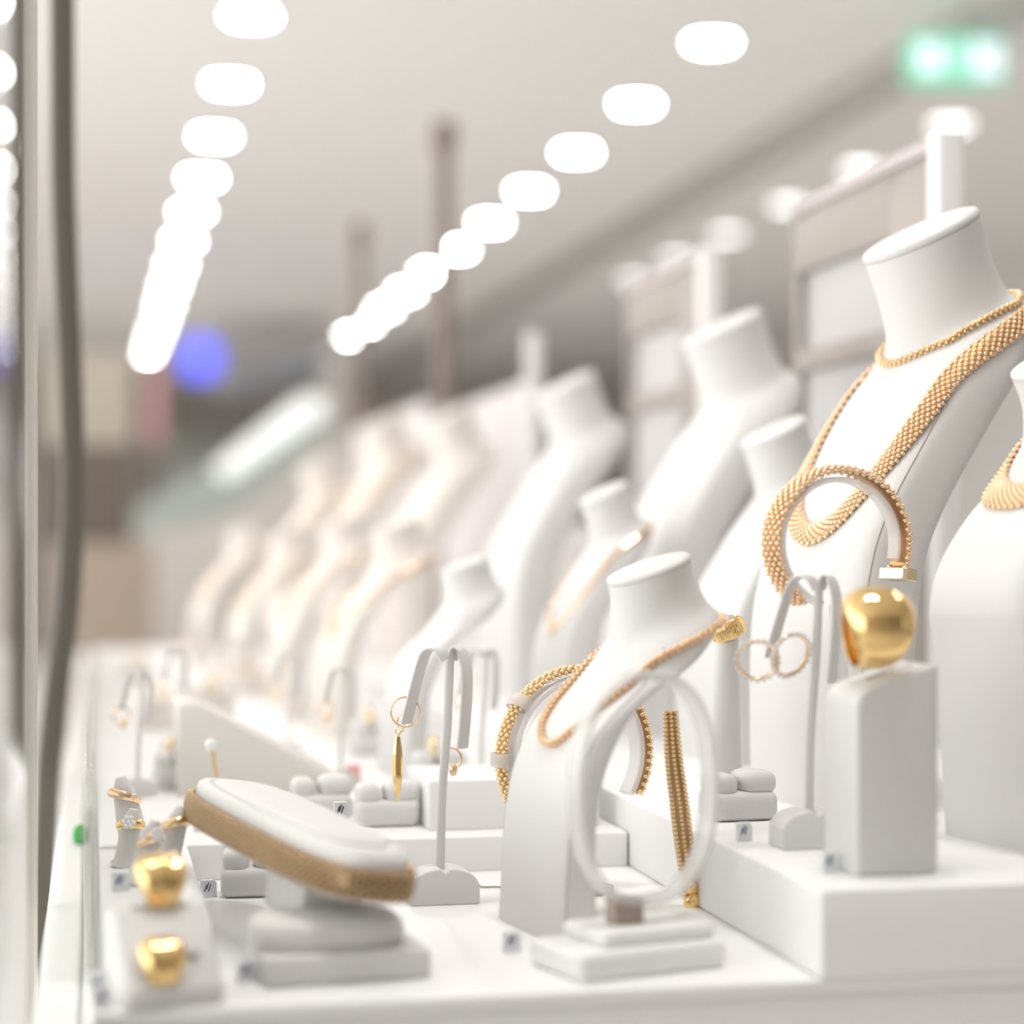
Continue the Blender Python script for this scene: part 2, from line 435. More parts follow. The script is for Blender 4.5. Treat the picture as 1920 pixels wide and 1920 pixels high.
pl = M(); pl.box((0.030, (0.968 + YT - .002) / 2, PT + 0.0107), (0.052, YT - .002 - 0.968, 0.0214), 0.0012)
tag(pl.build('plinth', PLATF), 'narrow white step at the left end of the counter behind the ring block', 'plinth')
pl = M(); pl.box((0.262, 1.30, PT + 0.0214 + 0.0158), (0.11, 0.09, 0.0316), 0.0015)
tag(pl.build('riser_block', PLATF), 'white riser block behind the oval hoop stand', 'block')

gp = thing('glass_screen', 'clear glass screen along the left end of the counter', 'glass', (-0.034, 1.14, 0.0), R(0.3))
m = M(); m.box((0, -0.40, 1.4), (0.006, 0.80, 2.7), 0.001); m.build('pane', GLASS, gp)
m = M(); m.box((0.0015, 0.008, 1.4), (0.0065, 0.012, 2.7), 0.0015); o = m.build('edge_post', TPOST, gp); o['label'] = 'satin taupe edge post'
gs = M(); gs.box((-0.0015, 2.2, PT + 0.04), (0.005, 2.5, 0.08), 0.0008)
tag(gs.build('glass_guard', mat('green_edge_glass', (0.62, 0.64, 0.58), 0.08, alpha=0.5, vary=0.02)), 'low green-edged glass guard standing along the counter rail', 'glass')
# dark bowed strip
P = [W(px, py, 1.75) for px, py in ((116, -120), (117, 120), (118, 330), (124, 520), (131, 690), (136, 860), (134, 1010), (125, 1150), (107, 1290), (92, 1430), (84, 1600), (76, 1800), (66, 2000))]
m = M(); m.sweep(smooth_path(P, 8), flat(0.021, 0.010), [Vector((0, -1, 0))] * (12 * 8 + 1))
tag(m.build('door_edge_strip', CABLE), 'dark bowed vertical strip at the far left beside the glass', 'strip')
g = M(); g.sphere((0, 0, 0), 0.006, 2, (1, 0.5, 1.3))
p = on(152, 1.36, .006); o = g.build('sticker', GRNT, None, 180, p); tag(o, 'small green round sticker on the counter rail at left', 'sticker')

# white posts and framed panels along the back of the counter
XB = 0.672
def zpx(py, d): return CAMZ - (py - HZ) / F_PX * d
PL = PT + 0.0415
def post(y, label):
    o = thing('showcase_post', label, 'post', (XB - 0.012, y, PL), 0, 'white posts along the back of the counter')
    m = M(); m.box((0, 0, 0.242), (0.022, 0.022, 0.484), 0.002); m.build('post_shaft', WPOST, o)
    return o
p0 = post(1.497, 'tall white square post behind the neck of the largest bust')
p1 = dup(p0, (XB - 0.012, 2.12, PL), 0, 'tall white square post further back along the counter', 'white posts along the back of the counter')
p2 = dup(p0, (XB - 0.012, 3.02, PL), 0, 'third and farthest white square post along the counter back', 'white posts along the back of the counter')
def framed(y0, y1, label):
    o = thing('framed_panel', label, 'framed panel', (XB, (y0 + y1) / 2, PL), 0, 'framed panels along the back of the counter')
    h = (y1 - y0) / 2; top = 0.475
    for nm, a, b, z0, z1, mt in (('stile', -h, -h + 0.095, 0, top, FRAME), ('stile', h - 0.012, h, 0, top, FRAME),
                                 ('top_rail', -h + .095, h - 0.012, top - 0.055, top, FRAME),
                                 ('middle_rail', -h + .095, h - 0.012, 0.325, 0.345, FRAME)):
        m = M(); m.box((0, (a + b) / 2, (z0 + z1) / 2), (0.018, b - a - 0.0005, z1 - z0), 0.001); m.build(nm, mt, o)
    m = M(); m.box((-0.002, 0, top + 0.006), (0.024, 2 * h, 0.012), 0.002); m.build('lilac_edge', FRAMEL, o)
    m = M(); m.box((0.003, .0415, 0.21), (0.006, 2 * h - .108, 0.42), 0.0008); m.build('pale_board', BOARD, o)
    return o
fa = framed(1.525, 1.86, 'taupe framed panel with pale board behind the largest bust')
fb = dup(fa, (XB, 2.315, PL), 0, 'paler framed panel further along the counter past the second white post', 'framed panels along the back of the counter')
LILAC = mat('pale_lilac_panel', (0.66, 0.62, 0.62), 0.5, vary=0.02, vscale=3)
for (y0, y1, z0, z1, lab) in ((2.50, 3.0, PT, 1.13, 'low pale panel between the second framed panel and the third white post'), (3.07, 3.88, PT, 1.36, 'long pale lilac panel beyond the third white post'), (4.08, 5.22, 0, 1.40, 'far pale lilac panel between the two brown partition posts')):
    m = M(); m.box((0.675, (y0 + y1) / 2, (z0 + z1) / 2), (0.02, y1 - y0, z1 - z0), 0.003)
    tag(m.build('partition_panel', LILAC), lab, 'panel')
for i, (y, h) in enumerate(((4.0, 1.95), (5.3, 1.95))):
    m = M(); m.box((0.69, y, h / 2), (0.03, 0.04, h), 0.003)
    m.box((0.69, y, h - 0.03), (0.045, 0.055, 0.05), 0.004)
    tag(m.build('partition_post', BPOST), ['tall brown partition post beyond the counter, the nearer one', 'thinner looking brown partition post beyond the counter, the farther one'][i], 'post', 'brown partition posts')

# ------------------------------------------------------------------ largest bust with two necklaces
RZ = R(10)
HP = 0.0415
A, bvhA = make_bust(BUST_BIG, 'largest white leatherette neck bust wearing the wide gold mesh necklace', on(1700, 1.27, HP), RZ)
frontA = [(.0535, .262), (.0535, .245), (.051, .225), (.046, .206), (.036, .186), (.020, .171), (0, .165),
          (-.020, .171), (-.036, .186), (-.046, .206), (-.051, .225), (-.0535, .245), (-.0535, .262)]
necklace('wide rose gold beaded mesh necklace hanging on the largest bust', 'necklace', A, bvhA, frontA, BUST_BIG, 3.05, .003, .0165, .0016, GOLD)
frontC = [(.040, .287), (.032, .281), (.016, .2745), (0, .272), (-.016, .2745), (-.032, .281), (-.040, .287)]
necklace('slim gold beaded choker round the neck base of the largest bust', 'necklace', A, bvhA, frontC, BUST_BIG, 2.35, .002, .0055, .0012, GOLD2, name='choker')

# bust at the right edge with a flat collar
B, bvhB = make_bust(BUST_EDGE, 'white neck bust cut off by the right edge, nearer than the largest bust', on(1935, 1.085, HP), R(10))
frontB = [(.038, .212), (.036, .203), (.030, .193), (.018, .186), (0, .184), (-.018, .186), (-.030, .193), (-.036, .203), (-.038, .212)]
necklace('matt gold flat collar on the bust at the right edge', 'necklace', B, bvhB, frontB, BUST_EDGE, 3.05, .002, .020, .0014, GOLD, STRAP)

# small bust in the middle
S1, bvhS = make_bust(BUST_SMALL, 'small white neck bust in the middle of the front row with a slim chain', on(1183, 1.075, 0), RZ)
frontS = [(.035, .138), (.034, .130), (.030, .118), (.022, .106), (.010, .098), (0, .0965), (-.010, .098), (-.022, .106), (-.030, .118), (-.034, .130), (-.035, .138)]
necklace('slim pale gold chain necklace on the small middle bust', 'necklace', S1, bvhS, frontS, BUST_SMALL, 3.0, .002, .0052, .0011, GOLD)

# ------------------------------------------------------------------ mesh bracelets on C-shaped acrylic stands
def c_path(a, b, a0, a1, n=90): return [(a * math.cos(t), 0.0, b * math.sin(t)) for t in [a0 + (a1 - a0) * i / n for i in range(n + 1)]]
def bracelet_ring(t, a, b, a0, a1, width, br, gold, strap=STRAP):
    P = resample(c_path(a, b, a0, a1), br * 1.72)
    N = [Vector((p.x / (a * a), 0, p.z / (b * b))).normalized() for p in P]
    s, bd = M(), M(); bead_band(P, N, width, br, s, bd)
    s.build('strap', strap, t, 180); bd.build('beads', gold, t, 180)
    return P, N
def c_stand(t, a, b, a0, a1, width, zbase, th=0.004):
    P = [Vector(p) for p in c_path(a, b, a0, a1, 60)]
    N = [Vector((p.x / (a * a), 0, p.z / (b * b))).normalized() for p in P]
    m = M(); m.sweep(P, flat(width, th), N); m.build('cradle', ACRYL, t, 60)
    m = M(); m.box((0, 0, (zbase - b) / 2 + 0.003), (0.010, width * 0.8, -(zbase + b) - 0.002), 0.002); m.build('stem', ACRYL, t)
    m = M(); m.box((0, 0, zbase + 0.003), (0.034, 0.03, 0.006), 0.002); m.build('foot', ACRYL, t)

HDIR = R(24)            # direction of the ring planes, mostly along the width of the counter
pe = W(1572, 1018, 1.125)
zb = PL - pe.z
st = thing('bracelet_stand', 'frosted acrylic bracelet stand in front of the largest bust', 'bracelet stand', pe, HDIR)
c_stand(st, .0445, .0352, R(-15), R(250), .009, zb, .003)
br = thing('bracelet', 'rose gold beaded mesh bracelet with bar clasp, in front of the largest bust', 'bracelet', pe, HDIR)
P, N = bracelet_ring(br, .0505, .0405, R(-20), R(232), .0165, .0016, GOLD)
m = M(); m.box(P[0] - Vector((0.0, 0, 0.004)), (.012, .019, .007), .0008, mx=Matrix.Rotation(R(8), 4, 'Y')); o = m.build('clasp', CLASP, br); o['label'] = 'smooth pale gold bar clasp'

pg = W(1080, 1415, 1.165)
st = thing('bracelet_stand', 'white bracelet stand behind the small middle bust', 'bracelet stand', pg, HDIR)
c_stand(st, .0455, .0430, R(-35), R(215), .012, PT - pg.z)
br = thing('bracelet', 'gold beaded tube bracelet arching behind the small middle bust', 'bracelet', pg, HDIR)
bracelet_ring(br, .0525, .0490, R(-30), R(214), .011, .0014, GOLD2)
for a in (R(140), R(180)):
    m = M(); Q = [(.0525 * math.cos(a), 0, .049 * math.sin(a))]
    c0 = Vector(Q[0]); n0 = Vector((math.cos(a), 0, math.sin(a))); tn = Vector((-math.sin(a), 0, math.cos(a)))
    L = [c0 + n0 * (0.0046 * math.cos(q)) + Vector((0, 1, 0)) * (0.0078 * math.sin(q)) for q in [2 * PI * i / 24 for i in range(24)]]
    m.sweep(L, flat(0.008, 0.0008), [n0 * math.cos(2 * PI * i / 24) + Vector((0, 1, 0)) * math.sin(2 * PI * i / 24) for i in range(24)], True)
    o = m.build('clear_band', CLEARA, br, 60); o['label'] = 'clear plastic band'

# gold strap hanging with a ball clasp
P = [W(px, py, 1.125) for px, py in ((1256, 1335), (1262, 1420), (1272, 1500), (1282, 1580), (1291, 1650), (1296, 1690))]
ts = thing('bracelet', 'peach gold braided strap bracelet with ball end, hanging behind the oval hoop', 'bracelet', P[-1])
Q = resample(smooth_path([p - P[-1] for p in P], 8), .0024); n = len(Q)
N = [Vector((math.sin(0.35 * i * .3) * .25 - .1, -1, 0.05)).normalized() for i in range(n)]
a, b = M(), M(); a.sweep(Q, flat(.0085, .003), N, scale=lambda t: 0.6 + 0.7 * math.sin(PI * (0.15 + 0.7 * t)))
for i, q in enumerate(Q):
    wd = .004 * (0.6 + 0.7 * math.sin(PI * (0.15 + 0.7 * i / n)))
    for s in (-1, 0, 1): b.sphere(q + Vector((s * wd * .8, -.0014, 0)), .0016, 1, (1.1, .8, .9))
a.build('strap', STRAP, ts, 180); b.build('braid', GOLD2, ts, 180)
m = M(); m.sphere((0.0012, 0, -0.001), 0.0055, 3, (1, 1, 1.2)); m.lathe([(.003, .004), (.0042, .006), (.0042, .009), (.003, .011)], 20); m.build('ball_clasp', GOLDP, ts, 60)

# ------------------------------------------------------------------ oval acrylic hoop stand in the foreground
ph = on(1218, 0.975, 0)
hs = thing('hoop_stand', 'out of focus oval acrylic hoop stand on a stepped white base in the foreground', 'bangle stand', ph, R(16))
m = M(); m.box((-.014, -.003, .0065), (.080, .050, .013), .003); m.build('base', PLATF, hs)
m = M(); m.box((-.006, 0, .0165), (.062, .040, .0070), .0022); m.build('base_step', PLATF, hs)
m = M(); m.box((-.014, 0, .026), (.016, .010, .0125), .001); m.build('foot', BROWNF, hs)
P = []
for i in range(72):
    t = 2 * PI * i / 72; c, s = math.cos(t), math.sin(t)
    P.append(Vector((.0375 * math.copysign(abs(c) ** .8, c) - .003, 0, .084 + .054 * math.copysign(abs(s) ** .88, s))))
N = [(p - Vector((-.003, 0, .084))).normalized() for p in P]
m = M(); m.sweep(P, flat(.014, .0045), N, True); m.build('hoop', ACRYL, hs, 60)

# ------------------------------------------------------------------ earring stands
def earring_stand(label, loc, rz=0.0, group='white earring stands'):
    t = thing('earring_stand', label, 'earring stand', loc, rz, group)
    poly = [(-.0195, 0), (.0195, 0), (.0195, .011)]
    for i in range(9):
        a = R(10 + 80 * i / 8); poly.append((.0025 + .0165 * math.cos(a), .0105 + .0095 * math.sin(a)))
    poly.append((0, .0175))
    for i in range(9):
        a = R(90 + 80 * i / 8); poly.append((-.0025 + .0165 * math.cos(a), .0105 + .0095 * math.sin(a)))
    poly.append((-.0195, .011))
    m = M(); m.prism(poly, -.012, .012, 'Y', .0012, 2); m.build('base', LEATHER, t, 30)
    m = M(); m.sweep(smooth_path([(-.001, 0, .0165), (0, 0, .06), (.003, 0, .1), (.0045, 0, .137)], 6), flat(.005, .0028)); m.build('post', LEATHER, t, 50)
    up = [Vector((0, 0, 1))]
    P = smooth_path([(.0045, -.002, .1365), (.002, -.004, .1415), (-.003, -.005, .1425), (-.008, -.0055, .139), (-.0125, -.006, .127), (-.0175, -.006, .112), (-.0215, -.006, .0995)], 6)
    nn = []
    for i, p in enumerate(P):
        tn = (P[min(i+1, len(P)-1)] - P[max(0, i-1)]).normalized(); nn.append(Vector((0, 1, 0)).cross(tn))
    m = M(); m.sweep(P, flat(.0095, .0018), nn); m.build('arm', LEATHER, t, 50).rotation_euler.z = R(-50)
    P = smooth_path([(.0045, .003, .1365), (.0055, .005, .1415), (.0085, .007, .1405), (.0105, .0085, .132), (.0105, .009, .118), (.009, .009, .1), (.0072, .009, .086)], 6)
    nn = []
    for i, p in enumerate(P):
        tn = (P[min(i+1, len(P)-1)] - P[max(0, i-1)]).normalized(); nn.append(Vector((0, 1, 0)).cross(tn))
    m = M(); m.sweep(P, flat(.0095, .0018), nn); m.build('arm', LEATHER, t, 50).rotation_euler.z = R(-50)
    return t
es1 = earring_stand('white two-armed earring stand with half-round base in the middle, sharp in focus', on(829, 1.140, 0))
es2 = dup(es1, on(1520, 1.070, HP), R(0), 'white two-armed earring stand in front of the gold mesh bracelet on the plinth', 'white earring stands')

def torus(m, c, rr, tr, ax=Vector((0, 1, 0)), a0=0, a1=2 * PI, n=40):
    u = ax.orthogonal().normalized(); w = ax.cross(u); full = abs(a1 - a0 - 2 * PI) < 1e-3
    k = n if full else n + 1
    P = [Vector(c) + (u * math.cos(a0 + (a1 - a0) * i / n) + w * math.sin(a0 + (a1 - a0) * i / n)) * rr for i in range(k)]
    m.sweep(P, circ(tr, 8), None if not full else [(p - Vector(c)).normalized() for p in P], full)
# marquise drop earring
pd = W(757, 1345, 1.150)
de = thing('drop_earring', 'long gold marquise drop earring hanging from the middle earring stand', 'earring', pd)
m = M(); torus(m, (.001, 0, .003), .0085, .0006, Vector((0.35, 1, 0.1)).normalized()); torus(m, (-.0015, .002, -.004), .0045, .0006, Vector((1, .3, 0)).normalized()); m.build('hoop', GOLD, de, 180)
m = M(); torus(m, (-.0035, 0, -.0085), .0022, .0006, Vector((1, .5, 0)).normalized()); m.build('link', GOLD, de, 180)
m = M(); m.lathe([(.0004, 0), (.0014, -.002), (.0024, -.008), (.0031, -.017), (.0028, -.025), (.0017, -.033), (.0003, -.039)], 6, Matrix.Translation((-.0035, 0, -.009))); m.build('drop', GOLDP, de, 25)
# its pair on the far arm
e2 = W(846, 1412, 1.155)
de2 = thing('drop_earring', 'gold hoop earring at the back arm of the middle earring stand', 'earring', e2)
m = M(); torus(m, (0, 0, -.003), .006, .0007, Vector((.5, 1, 0)).normalized()); m.build('hoop', GOLD, de2, 180)
m = M(); m.sphere((.001, -.001, -.0095), .0026, 2, (1, 1, 1.5)); m.build('drop', GOLD, de2, 180)
# crystal hoops on the second stand
for i, (px, py, rr, lab) in enumerate(((1420, 1238, .0105, 'crystal studded gold hoop earring, left one on the plinth earring stand'),
                                       (1482, 1228, .0115, 'crystal studded gold hoop earring, right one by the gold dome ring'))):
    p = W(px, py, 1.065)
    t = thing('hoop_earring', lab, 'earring', p)
    ax = Vector((.25 - .6 * i, 1, .35)).normalized()
    m = M(); torus(m, (0, 0, 0), rr, .0012, ax); m.build('hoop', GOLD, t, 180)
    u = ax.orthogonal().normalized(); w_ = ax.cross(u); m = M()
    for k in range(22):
        a = 2 * PI * k / 22; m.sphere((u * math.cos(a) + w_ * math.sin(a)) * (rr + .0008) - ax * .0008, .0014, 1)
    o = m.build('crystals', CRYST, t, 0); o['label'] = 'row of clear cut crystals'

# ------------------------------------------------------------------ gold rings
def ring_mesh(R0, wtop, wbot, bulge, ylobes=0, n=72, k=26, ridges=0):
    """ring in the XZ plane, finger axis Y; wide at +Z."""
    m = M(); prof = []
    for i in range(n):
        a = 2 * PI * i / n; up = (1 + math.sin(a)) / 2; wd = wbot + (wtop - wbot) * up ** 1.6; bg = 0.0012 + bulge * up ** 2.2
        for j in range(k):
            q = 2 * PI * j / k; y = wd / 2 * math.cos(q); s = math.sin(q)
            rr = R0 + (bg * max(0, s) ** 0.8 if s > 0 else 0.0006 * s)
            if ylobes and s > 0: rr += bulge * 0.5 * up * abs(math.sin(PI * ylobes * (y / wd + 0.5))) * s ** 0.5
            if ridges and s > 0: rr += 0.0005 * math.sin(ridges * a) * s
            m.v.append(Vector((rr * math.cos(a), y, rr * math.sin(a))))
    for i in range(n):
        for j in range(k):
            m.f.append([i*k + j, i*k + (j+1) % k, ((i+1) % n)*k + (j+1) % k, ((i+1) % n)*k + j])
    return m

# right ring block on the plinth
pc = on(1652, 0.995, HP)
rbk = thing('ring_block', 'tall white ring block with sloping top at the front of the plinth', 'ring stand', pc, R(3))
poly = [(-.022, 0), (.021, 0), (.021, .1015)]
for i in range(9):
    a = R(105 + 75 * i / 8); poly.append((-.010 + .012 * math.cos(a), .080 + .012 * math.sin(a)))
poly.insert(3, (.005, .0972))
m = M(); m.prism(poly, -.020, .020, 'Y', .0022, 3); m.build('block_body', LEATHER, rbk, 40)
m = M(); m.box((.004, 0, .0962), (.026, .003, .003), .0008, mx=Matrix.Rotation(R(-15), 4, 'Y')); o = m.build('slot', SEAM, rbk)
rg = thing('ring', 'chunky polished gold dome ring on the tall right-hand ring block', 'ring', pc + Vector((-.004, 0, .1110)), R(25))
rg.location = W(1632, 1196, 0.985); ring_mesh(.0105, .027, .012, .0095, k=30).build('band', GOLDP, rg, 180); RG = rg

# left ring block at the corner
pk = on(306, 0.898, 0)
lbk = thing('ring_block', 'white slant-fronted ring block at the left front corner with two gold rings', 'ring stand', pk, R(12))
poly = [(-.024, 0), (.026, 0), (.026, .022)]
for i in range(9):
    a = R(5 + 110 * i / 8); poly.append((.011 + .014 * math.cos(a), .025 + .014 * math.sin(a)))
poly += [(-.024, .008)]
m = M(); m.prism(poly, -.0215, .0215, 'X', .0022, 3); m.build('block_body', LEATHER, lbk, 40)
m = M(); m.box((0, .008, .0385), (.026, .003, .003), .0008); m.build('slot', SEAM, lbk)
m = M(); m.box((0, -.0125, .0205), (.026, .003, .003), .0008, mx=Matrix.Rotation(R(50), 4, 'X')); m.build('slot', SEAM, lbk)
def ring_pose(o, p, face, turn):                                # finger axis across the view, wide face up and towards the viewer
    o.rotation_mode = 'QUATERNION'
    y = Vector((math.cos(turn), math.sin(turn), 0)); z0 = Vector((math.sin(turn), -math.cos(turn), 0))
    z = (z0 * math.cos(face) + Vector((0, 0, 1)) * math.sin(face)).normalized(); x = y.cross(z)
    o.rotation_quaternion = Matrix((x, y, z)).transposed().to_quaternion(); o.location = p
r1 = thing('ring', 'wide gold ring with puffed lobes on top of the left ring block', 'ring')
ring_pose(r1, W(298, 1668, 0.915), R(62), R(8))
ring_mesh(.0105, .0235, .009, .0046, ylobes=3).build('band', GOLDP, r1, 180)
r2 = thing('ring', 'wide gold band ring on the sloping front of the left ring block', 'ring')
ring_pose(r2, W(301, 1815, 0.885), R(58), R(8))
ring_mesh(.0092, .0205, .009, .0034, ylobes=2).build('band', GOLDP, r2, 180)

ring_pose(RG, RG.location.copy(), R(50), R(4)); RG.scale = (1.3, 1.3, 1.3)
# ring post by the tall bust with a ribbed ring
p = on(1362, 1.20, HP)
rp = thing('ring_post', 'slim white ring post between the small bust and the largest bust', 'ring stand', p)
m = M(); m.lathe([(.016, 0), (.016, .004), (.012, .007), (.009, .03), (.0078, .08), (.0068, .112), (.004, .118)], 28); m.build('post_body', LEATHER, rp, 50)
q = W(1363, 1182, 1.20)
rr_ = thing('ring', 'ribbed yellow gold ring on the slim ring post', 'ring', q); rr_.rotation_euler = (R(72), R(-18), R(35))
m = ring_mesh(.0085, .012, .009, .002, ridges=26); m.build('band', GOLDP, rr_, 180)

# ------------------------------------------------------------------ gold mesh band on a tilted oval pad
pl_, pr_ = W(404, 1502, 1.135), W(718, 1664, 0.925)
cj = (pl_ + pr_) / 2; ax = (pl_ - pr_); La = ax.length / 2; ax.normalize()
sd = Vector((0, 0, 1)).cross(ax).normalized()                   # across
if sd.x < 0: sd = -sd
roll = Matrix.Rotation(R(8), 4, ax)
sd = roll.to_3x3() @ sd
nz = ax.cross(sd); nz = nz if nz.z > 0 else -nz
BASIS = Matrix((( ax.x, sd.x, nz.x, cj.x), (ax.y, sd.y, nz.y, cj.y), (ax.z, sd.z, nz.z, cj.z), (0, 0, 0, 1)))
pad = thing('bracelet_pad', 'tilted white oval bracelet pad at left with the gold band round its edge', 'bracelet stand')
pad.matrix_world = BASIS
a_, b_ = La - .004, .026
m = M(); m.superlathe([(.90, -.0105), (.965, -.009), (.99, -.006), (.99, .009), (.975, .0125), (.93, .0145), (.86, .0150), (.85, .0140), (.6, .0138)], a_, b_, 3.4, 96); m.build('pad_body', LEATHER, pad, 60)
m = M(); m.superlathe([(.80, .0135), (.81, .0150), (.78, .0165), (.70, .0172), (.4, .0174)], a_, b_, 3.6, 64); m.build('pad_cushion', LEATHER, pad, 60)
m = M(); m.prism([(-.03, -.02), (.02, -.02), (.02, .0), (-.03, .0)], -.016, .016, 'Y', .002, 2, Matrix.Translation((-.035, 0, -.0105))); m.build('pad_support', LEATHER, pad)
bj = thing('bracelet', 'long gold mesh band, dark reflection in its colour, wrapped round the tilted white pad', 'bracelet'); bj.matrix_world = BASIS
P = []
for i in range(200):
    t = 2 * PI * i / 200; c, s = math.cos(t), math.sin(t)
    P.append(Vector(((a_ + .002) * math.copysign(abs(c) ** (2/3.4), c), (b_ + .002) * math.copysign(abs(s) ** (2/3.4), s), 0)))
P = resample(P, .0026, True)
N = [Vector((p.x / (a_*a_), p.y / (b_*b_), 0)).normalized() for p in P]
s_, b2 = M(), M(); bead_band(P, N, .0165, .0015, s_, b2, True)
s_.build('strap', GOLD3, bj, 180); b2.build('beads', GOLD3, bj, 180)

cu = thing('stand_base', 'two-tier rounded white cushion base below the tilted bracelet pad', 'stand base', on(612, 0.955, 0), R(6))
m = M(); m.box((.004, -.004, .007), (.078, .056, .014), .003); m.build('lower_tier', LEATHER, cu, 60)
m = M(); m.superlathe([(.9, .013), (1, .015), (1.02, .020), (.99, .0245), (.9, .027), (.5, .0275)], .035, .026, 3.2, 64); m.build('cushion', LEATHER, cu, 60)

# ring cushion box and other small white display pieces
def ring_cushion(label, loc, rz=0):
    t = thing('ring_cushion', label, 'ring stand', loc, rz, 'white ring cushions')
    m = M(); m.box((0, 0, .0085), (.040, .030, .017), .005, 4); m.build('cushion_base', LEATHER, t, 60)
    m = M(); m.box((-.0115, 0, .0205), (.015, .026, .013), .005, 4); m.build('cushion_roll', LEATHER, t, 60)
    m = M(); m.box((.0095, 0, .0215), (.022, .026, .014), .006, 4); m.build('cushion_roll', LEATHER, t, 60)
    return t
rc = ring_cushion('white two-roll ring cushion below the left end of the tilted gold band', on(480, 1.165, 0), R(-4))
dup(rc, on(1475, 1.185, HP) + Vector((-.03, .0, 0)), R(5), 'white two-roll ring cushion on the plinth behind the small bust', 'white ring cushions')
dup(rc, on(600, 1.33, .0214), R(0), 'white two-roll ring cushion on the low step behind the gold band', 'white ring cushions')
dup(rc, on(722, 1.30, .0214), R(0), 'white two-roll ring cushion on the low step left of the middle earring stand', 'white ring cushions')

# price tags
def price_tag(label, p, rz, ink=INK, h=.010, w=.009):
    t = thing('price_tag', label, 'price tag', p, rz, 'small folded price tags')
    m = M(); m.prism([(-w/2, 0), (w/2, 0), (w/2, h * .8), (w/2 - .0015, h), (-w/2, h)], -.0015, .0015, 'Y', .0003, 1); card = m.build('tag_card', PAPER, t, 30)
    m = M()
    for i in range(3):
        m.box((-.001 + .0012 * (i - 1), -.0016, h * .55 + .0011 * (i % 2)), (.0007, .0003, h * .42), 0, mx=Matrix.Rotation(R(20), 4, 'Y'))
    m.build('print', ink, card, 0)
    return t
tg = price_tag('small price tag with blue print left of the white ring cushion', on(391, 1.155, 0), R(15))
TG = [(640, 1.17, None, 'tiny tag with dark print standing behind the tilted bracelet pad', 1526),
      (203, 0.905, None, 'price tag with blue print at the left edge of the front ring block', 1818),
      (205, 0.890, None, 'lower bluish price tag at the left front corner of the counter', 1890),
      (226, 1.05, None, 'bluish price tag on the narrow left step behind the gold lobed ring', 1672),
      (376, 1.27, None, 'bluish price tag at the front of the low step, left of the pad', 1572),
      (462, 0.93, None, 'blurred bluish price tag before the two-tier cushion base', 1812),
      (960, 1.0, None, 'blurred price tag on the counter left of the hoop stand base', 1800),
      (1555, 0.985, None, 'blurred pale price tag on the plinth beside the tall ring block', 1640),
      (1395, 1.09, None, 'pale price tag near the plinth edge right of the oval hoop', 1575)]
for px, d, _, lab, py in TG:
    p = W(px, py, d)
    if px in (203, 205): p = Vector((pk.x - .0285, p.y, PT)) if px == 203 else Vector((pk.x - .027, pk.y - .018, PT))
    elif px == 640: p = on(640, 1.17, 0) + Vector((0, 0, .0425))
    elif px == 226: p.z = PT + .0214
    elif px == 376: p.z = PT + .0214
    elif px in (1555, 1395): p.z = PT + HP
    else: p.z = PT
    o = dup(tg, p, R(10 + (px * 7) % 20), lab, 'small folded price tags')
    if px == 640:
        m = M(); m.box((0, .002, -.021), (.002, .002, .043), .0005); m.build('tag_stem', PAPER, o)
        for ch in [g for c_ in o.children for g in c_.children]:
            if ch.name.startswith('print'): ch.data = ch.data.copy(); ch.data.materials[0] = DARKIN

for pts_, d, h, lab in (([(1325, -.0), (1336, .0), (1346, 0), (1380, 0), (1437, 0)], 1.24, HP, 'thin dark line on the plinth at the foot of the largest bust'),  # thin dark lines laid along the surfaces
                        ([(884, 0), (905, 0), (925, 0), (950, 0)], 1.185, 0, 'thin dark tag string on the counter right of the middle earring stand')):
    P = [on(px, d + (.012 if k == 0 else 0), h + .0008) for k, (px, _) in enumerate(pts_)]
    m = M(); m.sweep(smooth_path([p - P[0] for p in P], 6), circ(.0005, 6)); tag(m.build('thin_line', BROWNF, None, 180, P[0]), lab, 'string')

# ------------------------------------------------------------------ rings and crystals on the left step
def ring_cone(label, loc, rz, lean, sc=1.0):
    t = thing('ring_cone', label, 'ring stand', loc, rz, 'white ring cones on the left step', sc)
    m = M(); m.lathe([(.011, 0), (.011, .003), (.009, .005), (.0078, .02), (.006, .036), (.003, .043)], 24, Matrix.Rotation(R(lean), 4, 'Y')); m.build('cone_body', LEATHER, t, 50)
    return t
base = [(262, 1.07, 1655, 14, .8), (300, 1.10, 1640, 18, .9), (235, 1.13, 1640, 8, .75), (255, 1.2, 1600, -12, 1.0)]
labs = ['white ring cone nearest behind the gold lobed ring', 'white ring cone leaning right behind the gold lobed ring', 'small white ring cone at the left edge of the step', 'white ring cone farthest back on the left step']
rlabs = ['gold ring with clear stones behind the lobed gold ring', 'slim gold ring on the right leaning ring cone', 'crystal cluster ring at the left edge of the step', 'slim gold ring on the farthest ring cone of the left step']
for i, (px, d, _, ln, sc) in enumerate(base):
    p = on(px, d, .0214)
    ring_cone(labs[i], p, 0, ln, sc)
    q = p + Vector((math.sin(R(ln)) * .030 * sc, 0, .030 * sc))
    t = thing('ring', rlabs[i], 'ring', q); t.rotation_euler = (R(70), R(10 * i - 20), R(30 - 20 * i))
    m = ring_mesh(.0080 * sc + .0006, .006, .003, .0018); m.build('band', [GOLD, GOLD2, GOLDP, GOLD][i], t, 180)
    m = M()
    if i in (0, 2):
        for k in range(7):
            a = 2 * PI * k / 6; rr = 0 if k == 6 else .0026
            m.sphere((rr * math.cos(a), rr * math.sin(a), .0108 * sc + .0012), .0017, 1)
        m.build('stones', CRYST, t, 0)

